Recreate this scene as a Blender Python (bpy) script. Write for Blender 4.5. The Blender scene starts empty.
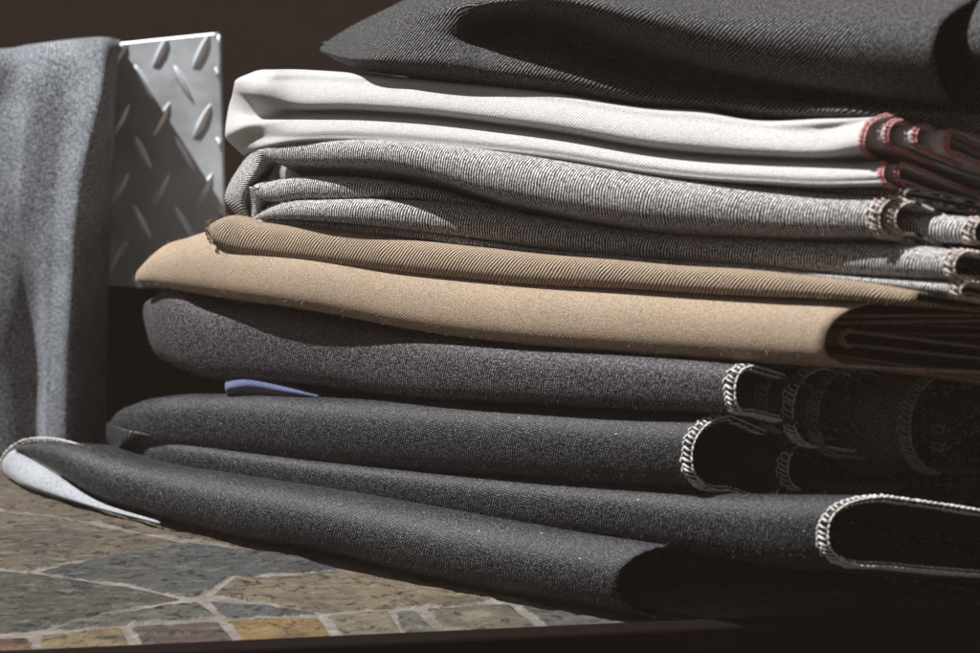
import bpy, math, random
import numpy as np
from mathutils import Vector, noise as mn
random.seed(7); rng = np.random.default_rng(11)
scene = bpy.context.scene
col = scene.collection
# ------------------------------------------------------------------ camera
F = 2314.0; CX, CY = 490.0, 326.5; PITCH = math.radians(10.0); CH = 0.275
CAM = np.array([0.0, 0.0, CH])
cam_d = bpy.data.cameras.new('camera'); cam = bpy.data.objects.new('camera', cam_d); col.objects.link(cam)
cam.location = CAM; cam.rotation_euler = (math.pi/2 - PITCH, 0, 0)
cam_d.sensor_width = 36; cam_d.lens = F*36/980; cam_d.clip_start = .01; cam_d.clip_end = 50
cam_d.dof.use_dof = True; cam_d.dof.focus_distance = 0.985; cam_d.dof.aperture_fstop = 11
scene.camera = cam
def ray(px, py):
    xc = (px-CX)/F; yc = -(py-CY)/F
    return np.array([xc, math.cos(PITCH)+yc*math.sin(PITCH), -math.sin(PITCH)+yc*math.cos(PITCH)])
NH = np.array([.593, .805, 0]); NH /= np.linalg.norm(NH)       # into the pile
SH = np.array([NH[1], -NH[0], 0])                               # along the pile's front, to the right and nearer
C0 = .7656
def W(px, py, n=0.0):                                            # point on the upright plane n metres behind the pile's front
    d = ray(px, py); return CAM + d*((C0+n)/d.dot(NH))
def at(px, py, y):
    d = ray(px, py); return CAM + d*(y/d[1])
def onz(px, py, z=0.0):
    d = ray(px, py); return CAM + d*((z-CH)/d[2])
# ------------------------------------------------------------------ helpers
def tag(o, label=None, cat=None, group=None, kind=None):
    for k, v in (('label', label), ('category', cat), ('group', group), ('kind', kind)):
        if v: o[k] = v
def empty(name, loc, label, cat, group=None):
    o = bpy.data.objects.new(name, None); col.objects.link(o); o.location = loc
    o.empty_display_size = .02; tag(o, label, cat, group); o['_o'] = 0; del o['_o']; return o
def origin(o):
    v = np.zeros(3)
    while o is not None: v = v + np.array(o.location); o = o.parent
    return v
def link_mesh(name, verts, faces, mat, parent=None, smooth=True, uv=None, attrs=None, loc=None):
    verts = np.asarray(verts, dtype=float)
    base = origin(parent) if parent else np.array(loc if loc is not None else (0, 0, 0), dtype=float)
    me = bpy.data.meshes.new(name); me.from_pydata((verts-base).tolist(), [], [tuple(map(int, f)) for f in faces])
    if smooth: me.polygons.foreach_set('use_smooth', [True]*len(me.polygons))
    if uv is not None:
        l = me.uv_layers.new(name='UVMap'); idx = np.empty(len(me.loops), dtype=np.int32)
        me.loops.foreach_get('vertex_index', idx)
        l.data.foreach_set('uv', np.asarray(uv, dtype=np.float32)[idx].ravel())
    for k, a in (attrs or {}).items():
        a = np.asarray(a, dtype=np.float32)
        if a.ndim == 1:
            at_ = me.attributes.new(k, 'FLOAT', 'POINT'); at_.data.foreach_set('value', a)
        else:
            at_ = me.attributes.new(k, 'FLOAT_COLOR', 'POINT')
            at_.data.foreach_set('color', np.hstack([a, np.ones((len(a), 1), np.float32)]).ravel())
    if mat: me.materials.append(mat)
    me.update(); o = bpy.data.objects.new(name, me); col.objects.link(o)
    if parent: o.parent = parent
    else: o.location = base
    return o
def grid_faces(R, K, flip=False):
    f = []
    for r in range(R-1):
        for k in range(K-1):
            a = r*K+k; q = (a, a+1, a+K+1, a+K); f.append(q[::-1] if flip else q)
    return f
def herm(xs, ys, x):                                             # smooth interpolation through points
    xs = np.asarray(xs, float); ys = np.asarray(ys, float); x = np.atleast_1d(np.asarray(x, float))
    if len(xs) == 1: return np.full(x.shape, ys[0])
    h = np.diff(xs); d = np.diff(ys)/h; m = np.empty(len(xs)); m[0] = d[0]; m[-1] = d[-1]
    for i in range(1, len(xs)-1):
        m[i] = (d[i-1]*h[i]+d[i]*h[i-1])/(h[i]+h[i-1])
    i = np.clip(np.searchsorted(xs, x)-1, 0, len(xs)-2); t = np.clip((x-xs[i])/h[i], -.3, 1.3)
    return ((1+2*t)*(1-t)**2)*ys[i]+t*(1-t)**2*h[i]*m[i]+t*t*(3-2*t)*ys[i+1]+t*t*(t-1)*h[i]*m[i+1]
def poly(p, x): return herm([a[0] for a in p], [a[1] for a in p], x)
def catmull(P, sub):                                             # P: (N, ..., 3) upsampled along axis 0
    N = len(P); out = []
    for i in range(N-1):
        p0 = P[max(i-1, 0)] if i > 0 else 2*P[0]-P[1]
        p1, p2 = P[i], P[i+1]; p3 = P[i+2] if i+2 < N else 2*P[-1]-P[-2]
        for j in range(sub):
            t = j/sub
            out.append(.5*((2*p1)+(-p0+p2)*t+(2*p0-5*p1+4*p2-p3)*t*t+(-p0+3*p1-3*p2+p3)*t**3))
    out.append(P[-1]); return np.array(out)
def normals(G):
    du = np.gradient(G, axis=1); dv = np.gradient(G, axis=0); n = np.cross(du, dv)
    return n/(np.linalg.norm(n, axis=2, keepdims=True)+1e-12)
DENTS = {}
def dent(seed, px, py, am, rs_, rz_, slope=0.0):
    q = W(px, py); DENTS.setdefault(seed, []).append(((float(q.dot(SH)), float(q[2]), slope), am, rs_, rz_))
def dent_at(seed, px, py, y, am, rs_, rz_, slope=0.0):
    q = at(px, py, y); DENTS.setdefault(seed, []).append(((float(q.dot(SH)), float(q[2]), slope), am, rs_, rz_))
def rumple(G, amp, seed, scale=1.0, edge_keep=None):
    """soft creases and dents of handled cloth, pushed along the surface normal"""
    N = normals(G); R, K, _ = G.shape; D = np.zeros((R, K))
    off = Vector((seed*3.1, seed*1.7, seed*.9))
    for r in range(R):
        for k in range(K):
            p = G[r, k]; s = float(p.dot(SH)); n = float(p.dot(NH)); z = float(p[2])
            a = mn.noise(Vector((s*14, n*30, z*38))*scale+off)
            b = mn.noise(Vector((s*45, n*60, z*70))*scale+off*2)
            c = abs(mn.noise(Vector((s*22+z*30, n*20, z*45-s*12))*scale+off*3))
            dd = 0.0
            for (q0, am, rs_, rz_) in DENTS.get(seed, ()):
                e2 = ((s-q0[0])/rs_)**2+((z-q0[1]-(s-q0[0])*q0[2])/rz_)**2
                if e2 < 9: dd += am*math.exp(-e2)
            D[r, k] = dd/max(amp, 1e-9)+a*.6+b*.28-(max(0, .10-c)*3.0)*.55
    return G + N*(D*amp)[..., None]
def uv_of(G, udir=None):
    R, K, _ = G.shape
    v = np.zeros((R, K)); v[1:] = np.cumsum(np.linalg.norm(np.diff(G, axis=0), axis=2), axis=0)
    mid = R//2; v -= v[mid:mid+1]
    # keep v level along the cloth by using one reference column scaled
    u = np.zeros((R, K)); du = np.linalg.norm(np.diff(G[mid], axis=0), axis=1); u[:, 1:] = np.cumsum(du)[None]
    return np.stack([u*1000, v*1000], axis=2).reshape(-1, 2)
def cloth(name, G, mat, parent, thick=.0011, amp=.0007, seed=1, rscale=1.0, flip=True, swap=False):
    uv = uv_of(G)
    if swap: uv = uv[:, ::-1]; G = rumple(G, amp, seed, rscale) if amp else G
    R, K, _ = G.shape
    o = link_mesh(name, G.reshape(-1, 3), grid_faces(R, K, flip), mat, parent, uv=uv)
    m = o.modifiers.new('thickness', 'SOLIDIFY'); m.thickness = thick; m.offset = -1 if flip else 1
    return o, G
def smooth01(t): t = np.clip(t, 0, 1); return t*t*(3-2*t)

class MB:
    def __init__(s): s.v = []; s.f = []
    def tube(s, pts, rad, seg=6, cap=True):
        pts = [np.asarray(p, float) for p in pts]; b = len(s.v); ref = None
        for i, p in enumerate(pts):
            t = pts[min(i+1, len(pts)-1)]-pts[max(i-1, 0)]; t = t/(np.linalg.norm(t)+1e-12)
            if ref is None:
                ref = np.cross(t, (0, 0, 1.)) if abs(t[2]) < .9 else np.cross(t, (1., 0, 0))
            ref = ref-t*ref.dot(t); ref /= np.linalg.norm(ref)+1e-12; bi = np.cross(t, ref)
            r = rad[i] if hasattr(rad, '__len__') else rad
            for j in range(seg):
                a = 2*math.pi*j/seg; s.v.append(p+r*(math.cos(a)*ref+math.sin(a)*bi))
        for i in range(len(pts)-1):
            for j in range(seg):
                a = b+i*seg+j; c = b+i*seg+(j+1) % seg; s.f.append((a, c, c+seg, a+seg))
        if cap:
            s.f.append(tuple(b+j for j in range(seg))[::-1]); e = b+(len(pts)-1)*seg
            s.f.append(tuple(e+j for j in range(seg)))
    def box(s, lo, hi):
        b = len(s.v)
        for z in (lo[2], hi[2]):
            for x, y in ((lo[0], lo[1]), (hi[0], lo[1]), (hi[0], hi[1]), (lo[0], hi[1])): s.v.append(np.array((x, y, z)))
        s.f += [(b, b+3, b+2, b+1), (b+4, b+5, b+6, b+7), (b, b+1, b+5, b+4), (b+1, b+2, b+6, b+5), (b+2, b+3, b+7, b+6), (b+3, b, b+4, b+7)]
    def build(s, name, mat, parent=None, smooth=True, loc=None): return link_mesh(name, s.v, s.f, mat, parent, smooth, loc=loc)

# ------------------------------------------------------------------ materials
class NT:
    def __init__(s, name):
        s.m = bpy.data.materials.new(name); s.m.use_nodes = True; s.t = s.m.node_tree; s.t.nodes.clear()
        s.out = s.n('ShaderNodeOutputMaterial'); s.p = s.n('ShaderNodeBsdfPrincipled'); s.l(s.p.outputs[0], s.out.inputs[0])
    def n(s, typ, **kw):
        x = s.t.nodes.new(typ)
        for k, v in kw.items(): setattr(x, k, v)
        return x
    def l(s, a, b): s.t.links.new(a, b)
    def val(s, sock, v):
        if isinstance(v, (int, float)): sock.default_value = v
        elif isinstance(v, (tuple, list)): sock.default_value = (*v, 1) if len(v) == 3 and len(sock.default_value) == 4 else v
        else: s.l(v, sock)
    def math(s, op, a, b=0.0, c=None, clamp=False):
        x = s.n('ShaderNodeMath', operation=op, use_clamp=clamp); s.val(x.inputs[0], a); s.val(x.inputs[1], b)
        if c is not None: s.val(x.inputs[2], c)
        return x.outputs[0]
    def mix(s, f, a, b, blend='MIX'):
        x = s.n('ShaderNodeMix', data_type='RGBA', blend_type=blend); s.val(x.inputs[0], f); s.val(x.inputs[6], a); s.val(x.inputs[7], b); return x.outputs[2]
    def noise(s, vec, scale, detail=3, rough=.55, dist=0):
        x = s.n('ShaderNodeTexNoise'); s.l(vec, x.inputs['Vector']); x.inputs['Scale'].default_value = scale
        x.inputs['Detail'].default_value = detail; x.inputs['Roughness'].default_value = rough; x.inputs['Distortion'].default_value = dist; return x.outputs[0]
    def ramp(s, f, lo, hi, a=0.0, b=1.0):
        x = s.n('ShaderNodeMapRange'); x.clamp = True; s.val(x.inputs[0], f)
        for i, v in enumerate((lo, hi, a, b)): x.inputs[i+1].default_value = v
        return x.outputs[0]
    def vec(s, x, y, z=0.0):
        c = s.n('ShaderNodeCombineXYZ'); s.val(c.inputs[0], x); s.val(c.inputs[1], y); s.val(c.inputs[2], z); return c.outputs[0]

def twill(name, dark, light, period=1.5, ang=20, line=.8, speck=.35, bump=.25, weft=.55, warp=.5, bias=0.0, rough=.85, sheen=.15, transl=0.0, line_bump=.6, wear=.15, lint=0.0, spec=.15, dots=0.0):
    """yarn-level weave in UV millimetres: slanted twill ridges broken into dashes by the crossing yarns, slubs and fuzz"""
    T = NT(name); uv = T.n('ShaderNodeUVMap', uv_map='UVMap').outputs[0]
    sp = T.n('ShaderNodeSeparateXYZ'); T.l(uv, sp.inputs[0]); U, V = sp.outputs[0], sp.outputs[1]
    wob = T.math('MULTIPLY', T.math('SUBTRACT', T.noise(uv, .05, 2), .5), 3.6)
    wob2 = T.math('MULTIPLY', T.math('SUBTRACT', T.noise(uv, .55, 1), .5), .32)
    wob = T.math('ADD', wob, wob2)
    a = math.radians(ang)
    ph = T.math('ADD', T.math('MULTIPLY', U, math.cos(a)), T.math('MULTIPLY', V, math.sin(a)))
    al = T.math('SUBTRACT', T.math('MULTIPLY', V, math.cos(a)), T.math('MULTIPLY', U, math.sin(a)))
    ph = T.math('ADD', ph, wob)
    s1 = T.math('MULTIPLY_ADD', T.math('SINE', T.math('MULTIPLY', ph, 2*math.pi/period)), .5, .5)
    s2 = T.math('MULTIPLY_ADD', T.math('SINE', T.math('MULTIPLY', T.math('ADD', al, wob2), 2*math.pi/weft)), .5, .5)
    dash = T.ramp(T.noise(T.vec(T.math('MULTIPLY', ph, .9/period), T.math('MULTIPLY', al, .75)), 1.0, 2, .6), .3, .7)
    slub = T.noise(T.vec(T.math('MULTIPLY', U, .22), T.math('MULTIPLY', V, 1.7)), 1.0, 3, .6)      # yarn running along the cloth
    slub2 = T.noise(T.vec(T.math('MULTIPLY', U, 1.7), T.math('MULTIPLY', V, .22)), 1.0, 3, .6)      # crossing yarn
    grain = T.noise(uv, 1.25, 2, .7)
    big = T.noise(uv, .045, 4, .6)
    f = T.math('MULTIPLY', T.math('MULTIPLY', s1, line), T.math('MULTIPLY_ADD', dash, 1.3*speck, 1-.55*speck))
    f = T.math('ADD', f, T.math('MULTIPLY', T.math('SUBTRACT', s2, .5), .22*line))
    f = T.math('ADD', f, T.math('MULTIPLY', T.math('SUBTRACT', slub, .5), speck*1.3))
    f = T.math('ADD', f, T.math('MULTIPLY', T.math('SUBTRACT', slub2, .5), speck*1.3))
    f = T.math('ADD', f, T.math('MULTIPLY', T.math('SUBTRACT', grain, .5), speck*3.0))
    f = T.math('ADD', f, T.math('MULTIPLY', T.math('SUBTRACT', big, .5), wear*2))
    if dots: f = T.math('ADD', f, T.math('MULTIPLY', T.math('SUBTRACT', T.math('MULTIPLY', s1, s2), .22), dots))
    f = T.math('ADD', f, bias+(1-line)*.4, clamp=True)
    c = T.mix(f, dark, light)
    if lint:
        vo = T.n('ShaderNodeTexVoronoi'); vo.inputs['Scale'].default_value = .17; T.l(uv, vo.inputs['Vector'])
        tg = T.math('LESS_THAN', vo.outputs['Distance'], lint)
        pick = T.n('ShaderNodeSeparateColor'); T.l(vo.outputs['Color'], pick.inputs[0])
        c = T.mix(T.math('MULTIPLY', tg, T.math('GREATER_THAN', pick.outputs[0], .62)), c, (.55, .54, .5))
    T.val(T.p.inputs['Base Color'], c); T.p.inputs['Roughness'].default_value = rough
    T.p.inputs['Specular IOR Level'].default_value = spec
    T.p.inputs['Sheen Weight'].default_value = sheen; T.p.inputs['Sheen Roughness'].default_value = .5
    h = T.math('ADD', T.math('MULTIPLY', s1, line_bump), T.math('MULTIPLY', s2, .25))
    h = T.math('ADD', h, T.math('MULTIPLY', grain, 1.1)); h = T.math('ADD', h, T.math('MULTIPLY', slub, .6))
    b = T.n('ShaderNodeBump'); b.inputs['Strength'].default_value = 1.0; b.inputs['Distance'].default_value = bump*.001
    T.l(h, b.inputs['Height']); T.l(b.outputs[0], T.p.inputs['Normal'])
    if transl:
        tr = T.n('ShaderNodeBsdfTranslucent'); T.l(c, tr.inputs[0]); mx = T.n('ShaderNodeMixShader'); mx.inputs[0].default_value = transl
        T.l(T.p.outputs[0], mx.inputs[1]); T.l(tr.outputs[0], mx.inputs[2]); T.l(mx.outputs[0], T.out.inputs[0])
    return T.m
def thread(name, c1, c2, bump=.1):
    T = NT(name); g = T.n('ShaderNodeTexCoord').outputs['Object']
    T.val(T.p.inputs['Base Color'], T.mix(T.noise(g, 900, 2), c1, c2)); T.p.inputs['Roughness'].default_value = .8
    T.p.inputs['Specular IOR Level'].default_value = .2
    b = T.n('ShaderNodeBump'); b.inputs['Distance'].default_value = .0002; T.l(T.noise(g, 2500, 2), b.inputs['Height']); T.l(b.outputs[0], T.p.inputs['Normal'])
    return T.m
M = {}
M['white'] = twill('white_cotton', (.46, .46, .46), (.77, .77, .765), 1.0, 35, .5, .8, .30, bias=.08, sheen=0, transl=.28, wear=.06, spec=.03)
M['grey'] = twill('grey_twill', (.015, .015, .017), (.90, .91, .92), 1.3, 8, 1.0, .55, .18, bias=-.34, wear=.10, sheen=0, spec=.1)
M['tan'] = twill('tan_twill', (.09, .065, .046), (.49, .395, .30), 1.3, 38, 1.0, .22, .36, bias=.04, wear=.08, line_bump=1.5, sheen=0)
M['tan_smooth'] = twill('tan_face', (.15, .115, .084), (.43, .345, .26), 1.0, 55, .35, .55, .13, bias=.02, wear=.14, line_bump=.3, sheen=0)
M['purple'] = twill('plum_twill', (.006, .0055, .0065), (.25, .23, .26), 1.15, 14, .6, 1.05, .15, bias=-.42, wear=.10, sheen=0, spec=.25, rough=.6)
M['char'] = twill('charcoal_twill', (.002, .002, .0022), (.27, .275, .285), 1.4, 42, 1.0, .55, .26, bias=-.52, wear=.06, sheen=0, spec=.05, rough=.8, dots=.25)
M['black'] = twill('black_denim', (.001, .0014, .002), (.165, .18, .215), 1.15, 12, .45, 1.4, .18, bias=-.80, wear=.16, lint=.05, sheen=0, spec=.3, rough=.5, dots=1.0, weft=.95)
M['blue'] = twill('blue_twill', (.03, .038, .085), (.15, .18, .33), 1.3, 50, 1.0, .4, .2, bias=-.1)
M['chambray'] = twill('grey_chambray', (.030, .035, .042), (.42, .465, .52), 1.3, 0, .7, 1.3, .25, weft=1.3, bias=-.2, wear=.4, transl=.05, sheen=0)
M['reverse'] = twill('pale_reverse', (.12, .13, .15), (.42, .45, .50), 1.2, 60, .6, .8, .1, bias=0)
M['t_white'] = thread('white_thread', (.46, .455, .45), (.68, .67, .65))
M['t_red'] = thread('red_thread', (.34, .10, .11), (.62, .34, .34))
M['t_beige'] = thread('beige_thread', (.38, .32, .28), (.66, .58, .53))
M['t_tan'] = thread('tan_thread', (.50, .38, .26), (.68, .54, .40))
M['t_dim'] = thread('shaded_thread', (.16, .15, .15), (.30, .29, .28))  # dimmer copy of the thread, shade of the deeper loops put into its colour
M['t_brown'] = thread('brown_thread', (.07, .045, .03), (.14, .09, .06))

M['f_white'] = thread('white_fibre', (0.7, 0.69, 0.67), (0.85, 0.84, 0.82))
M['f_tan'] = thread('tan_fibre', (0.5, 0.4, 0.3), (0.7, 0.6, 0.48))
M['f_grey'] = thread('grey_fibre', (0.3, 0.3, 0.3), (0.65, 0.65, 0.65))
M['f_dark'] = thread('dark_fibre', (0.1, 0.1, 0.11), (0.35, 0.35, 0.37))
def metal():
    T = NT('tread_metal'); g = T.n('ShaderNodeTexCoord').outputs['Object']
    n1 = T.noise(g, 18, 5, .6); n2 = T.noise(g, 260, 3, .6)
    T.val(T.p.inputs['Base Color'], T.mix(n1, (.40, .44, .48), (.88, .94, 1.0))); T.p.inputs['Metallic'].default_value = .88
    T.val(T.p.inputs['Roughness'], T.math('ADD', T.ramp(n1, .3, .7, .40, .58), T.math('MULTIPLY', n2, .1)))
    b = T.n('ShaderNodeBump'); b.inputs['Distance'].default_value = .0006; b.inputs['Strength'].default_value = .6
    T.l(T.math('ADD', T.noise(g, 45, 3, .5), T.math('MULTIPLY', n2, .12)), b.inputs['Height']); T.l(b.outputs[0], T.p.inputs['Normal']); return T.m
M['metal'] = metal()
def plain(name, c1, c2, rough, scale=30, bumpd=.001, spec=.3):
    T = NT(name); g = T.n('ShaderNodeTexCoord').outputs['Object']; n1 = T.noise(g, scale, 5, .6)
    T.val(T.p.inputs['Base Color'], T.mix(n1, c1, c2)); T.p.inputs['Roughness'].default_value = rough; T.p.inputs['Specular IOR Level'].default_value = spec
    b = T.n('ShaderNodeBump'); b.inputs['Distance'].default_value = bumpd; b.inputs['Strength'].default_value = .5
    T.l(n1, b.inputs['Height']); T.l(b.outputs[0], T.p.inputs['Normal']); return T.m
M['rim'] = plain('dark_wood', (.004, .0025, .002), (.008, .005, .004), .95, 40, spec=.05)
M['wall'] = plain('dark_brown_plaster', (.026, .018, .016), (.034, .024, .021), .9, 3)
M['floor'] = plain('dark_floor', (.022, .016, .014), (.030, .022, .019), .9, 4)
def stone():
    T = NT('slate_paving'); g = T.n('ShaderNodeTexCoord').outputs['Object']
    at1 = T.n('ShaderNodeAttribute', attribute_name='stone'); at2 = T.n('ShaderNodeAttribute', attribute_name='gap')
    big = T.noise(g, 22, 5, .65, .6); med = T.noise(g, 130, 6, .75, .4); fine = T.noise(g, 900, 4, .75)
    mp = T.n('ShaderNodeMapping'); mp.inputs['Scale'].default_value = (1, 2.3, 1); mp.inputs['Rotation'].default_value = (0, 0, .5); T.l(g, mp.inputs[0])
    ridg = T.noise(mp.outputs[0], 75, 8, .75, .5)
    c = T.mix(T.ramp(big, .42, .70, 0, .6), T.mix(1.0, at1.outputs[0], (1.0, 1.0, 1.0), 'MULTIPLY'), (.12, .10, .07))
    c = T.mix(T.ramp(T.noise(g, 31, 4, .6, 1.0), .52, .64, 0, .55), c, (.036, .044, .048))
    c = T.mix(T.ramp(ridg, .5, .68, 0, .6), c, (.33, .305, .255))
    c = T.mix(T.ramp(med, .38, .47, .92, 0), c, (.014, .012, .011))
    c = T.mix(T.ramp(fine, .5, .75, 0, .5), c, (.22, .205, .18))
    w = T.math('ADD', T.math('MULTIPLY', T.noise(g, 70, 4, .7), 5.6), -1.35)
    mort = T.ramp(T.math('SUBTRACT', at2.outputs[2], w), -.25, .45, 1, 0)
    mc = T.mix(T.ramp(med, .3, .7), (.24, .215, .19), (.46, .435, .40)); mc = T.mix(T.ramp(big, .35, .6, .65, 0), mc, (.12, .10, .085))
    c = T.mix(mort, c, mc)
    T.val(T.p.inputs['Base Color'], c); T.val(T.p.inputs['Roughness'], T.math('ADD', T.ramp(ridg, .3, .7, .42, .7), T.math('MULTIPLY', mort, .25)))
    T.p.inputs['Specular IOR Level'].default_value = .45
    b = T.n('ShaderNodeBump'); b.inputs['Distance'].default_value = .0075; b.inputs['Strength'].default_value = 1
    h = T.math('ADD', T.math('MULTIPLY', ridg, 1.0), T.math('MULTIPLY', fine, .12)); h = T.math('ADD', h, T.math('MULTIPLY', med, .5))
    T.l(h, b.inputs['Height']); T.l(b.outputs[0], T.p.inputs['Normal']); return T.m
M['stone'] = stone()

# ------------------------------------------------------------------ fold builder
def stitches(name, edge, outward, along, mat, parent, pitch=.0021, band=.0036, r=.0004, lift=.0004, inner=True):
    """overlock stitching wrapped over a cut edge; edge/outward: (N,3), along: unit vector towards the free edge"""
    edge = np.asarray(edge); seg = np.linalg.norm(np.diff(edge, axis=0), axis=1); L = np.concatenate([[0], np.cumsum(seg)])
    mb = MB(); n = int(L[-1]/pitch); along = np.asarray(along)
    def P(l): return np.array([np.interp(l, L, edge[:, i]) for i in range(3)])
    def O(l):
        o = np.array([np.interp(l, L, outward[:, i]) for i in range(3)]); return o/(np.linalg.norm(o)+1e-9)
    for i in range(n):
        l = (i+.5+random.uniform(-.22, .22))*pitch; rr = r*random.uniform(.75, 1.3)
        bb = band*random.uniform(.75, 1.18)
        a = P(max(0, l-.55*pitch))-along*bb+O(l)*lift; m = P(l)-along*bb*.45+O(l)*(lift*1.8); e = P(min(L[-1], l+.4*pitch))+along*.0004+O(l)*lift
        mb.tube([a, m, e], [rr*.5, rr*1.15, rr*.8], 6)
        # looper chain along the inner line and along the very edge
        c1 = P(l-.5*pitch)-along*bb+O(l)*lift*1.2; c2 = P(l+.3*pitch)-along*(bb+.0003)+O(l)*lift*1.8; c3 = P(min(L[-1], l+.7*pitch))-along*(bb-.0003)+O(l)*lift
        mb.tube([c1, c2, c3], [rr*.6, rr, rr*.6], 5)
        d1 = P(l-.6*pitch)+along*.0006; d2 = P(l)+along*.0011+O(l)*.0001; d3 = P(min(L[-1], l+.6*pitch))+along*.0005
        mb.tube([d1, d2, d3], [rr*.8, rr*1.25, rr*.8], 6)
        if inner:
            a2 = P(l)+along*.0003-O(l)*.0014; e2 = P(l+.4*pitch)-along*bb*.9-O(l)*.0014
            mb.tube([a2, e2], rr, 5)
    return mb.build(name, mat, parent)

FZ = {'grey_twill': ('f_grey', 1500), 'tan_face': ('f_tan', 2200), 'tan_twill': ('f_tan', 900), 'plum_twill': ('f_dark', 1800), 'black_denim': ('f_dark', 1800)}
PH = np.radians([90, 78, 66, 54, 42, 30, 18, 6, -6, -18, -30, -42, -54, -66, -78, -90])
def fold(parent, mat, x0, x1, top, bot, nf=0.0, rnk=1.0, rnmax=.03, D=.12, nb=9, Lr=40, Ln=.03, Rr=0, Rn=.03, cap=None, skew=0.25,
         decl=.18, close=.5, e=.9, amp=.0007, seed=1, K=90, stitch=None, name='fold', sag=.0, thick=.0012, band=.0036, hang=0.0, clr=.0004, rs=1.0, pitch=.0021, label=None, st=None):
    """one turned-over fold of cloth: rounded nose facing the front, two plies running back into the pile"""
    q = np.linspace(0, 1, K); x = x0+(x1-x0)*(q**1.35 if Lr else q)
    nfx = poly(nf, x) if isinstance(nf, (list, tuple)) else np.full(K, float(nf))
    if Lr:
        t = np.clip((x0+Lr-x)/Lr, 0, 1); nfx = nfx+Ln*(1-np.sqrt(np.clip(1-t*t, 0, 1)))
    yt, yb = poly(top, x), poly(bot, x)
    cols = []
    for k in range(K):
        h0 = (yb[k]-yt[k])*.5*.9/2314
        for it in range(1):
            rn = min(max(h0, .0015)*rnk, rnmax)
            zt = W(x[k], yt[k], nfx[k]+rn*.7)[2]-clr; zb = W(x[k], yb[k], nfx[k]+rn*.5)[2]+clr
        base = W(x[k], .5*(yt[k]+yb[k]), nfx[k]); base[2] = 0
        cols.append((base, zt, zb, rn, -NH, D, nfx[k]))
    if Rr:                                                        # closed, rounded right-hand end that turns back into the pile
        b0, zt0, zb0, rn0, _, _, _ = cols[-1]; Rs = Rr*.9/2314
        for th in np.linspace(0, math.pi/2, 14)[1:]:
            o = -NH*math.cos(th)+SH*math.sin(th)
            p = b0+SH*Rs*math.sin(th)+NH*Rn*(1-math.cos(th)); dn = Rn*(1-math.cos(th))
            cols.append((p, zt0-decl*dn, zb0+(0 if cap is None else cap)*dn, rn0*(1-.8*math.sin(th)), o, .03+(D-.03)*math.cos(th)**2, dn))
        for dn in np.linspace(0, D, 12)[1:]:
            cols.append((b0+SH*(Rs+1.1*dn)+NH*(Rn+dn), zt0-decl*(Rn+dn), zb0+(0 if cap is None else cap)*(Rn+dn), rn0*.2, SH, .03, Rn+dn))
    Kt = len(cols); R = len(PH)+2*nb; G = np.zeros((R, Kt, 3))
    for k, (b, zt, zb, rn, o, DD, _) in enumerate(cols):
        zc, hz = .5*(zt+zb), max(.5*(zt-zb), .0008)
        SG = sag*(1-smooth01((k/(K-1)-.82)/.17)) if Rr else sag
        wr = 0 if Rr else smooth01((k/(K-1)-.55)/.45)
        prof = []
        for j in range(nb, 0, -1):
            t = j/nb; dn = rn+DD*t+SG*hz; prof.append((dn, zc+hz*(1-close*smooth01(t*1.3))-decl*(dn-rn)*(1 if not Rr else .5)))
        for ph in PH:
            prof.append((rn*(1-abs(math.cos(ph))**e)+SG*hz*(1+math.sin(ph))*.5, zc+hz*math.copysign(abs(math.sin(ph))**e, ph)-hang*0))
        for j in range(1, nb+1):
            t = j/nb; dn = rn+DD*t; prof.append((dn, zc-hz*(1-close*smooth01(t*1.3))-decl*(dn-rn)*(1 if not Rr else .5)))
        for r, (dn, z) in enumerate(prof):
            p = b-o*dn+SH*(skew*dn*wr); G[r, k] = (p[0], p[1], z)
    ob, G = cloth(name, G, mat, parent, thick=thick, amp=amp, seed=seed, rscale=rs)
    if label: ob['label'] = label
    if name == 'fold' and mat.name in FZ: fuzz(G, M[FZ[mat.name][0]], ob, int(FZ[mat.name][1]*(x1-x0)/600), seed=seed, kmax=K)
    if stitch and not Rr:
        if st is None and name == 'inner_fold': st = (nb+1, nb+len(PH)-1)
        N = normals(G)[:, -1]; E = G[:, -1]; N = N if N[R//2].dot(-NH) > 0 else -N
        a0, a1 = st if st else (2, R-3)
        al = G[:, -1]-G[:, -4]; al = al/np.linalg.norm(al, axis=1, keepdims=True); al = al[R//2]
        stitches('overlock_stitching', E[a0:a1], N[a0:a1], al, stitch, ob, band=band, pitch=pitch, inner=(name == 'fold'))
    return ob, G
def fuzz(G, mat, parent, n, r0=None, r1=None, ln=.0013, seed=1, kmax=9999):
    """loose fibre ends standing off the cloth"""
    rr = random.Random(seed); mb = MB(); N = normals(G); R, K, _ = G.shape; r0 = r0 or int(R*.22); r1 = r1 or int(R*.78)
    if N[R//2, K//2].dot(-NH) < 0: N = -N
    for i in range(n):
        r = rr.randint(r0, r1-1); k = rr.randint(2, min(K, kmax)-3); p = G[r, k]+(G[r, k+1]-G[r, k])*rr.random()+(G[r+1, k]-G[r, k])*rr.random(); o = N[r, k]
        t = np.array([rr.gauss(0, 1), rr.gauss(0, 1), rr.gauss(0, 1)]); t /= np.linalg.norm(t); l = ln*rr.uniform(.4, 1.5)
        mb.tube([p-o*.0002, p+o*l*.45+t*l*.25, p+o*l*rr.uniform(.3, .8)+t*l*.8], [.00004, .000035, .00002], 3, False)
    f = mb.build('fuzz', mat, parent); f['kind'] = 'stuff'; return f
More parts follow.
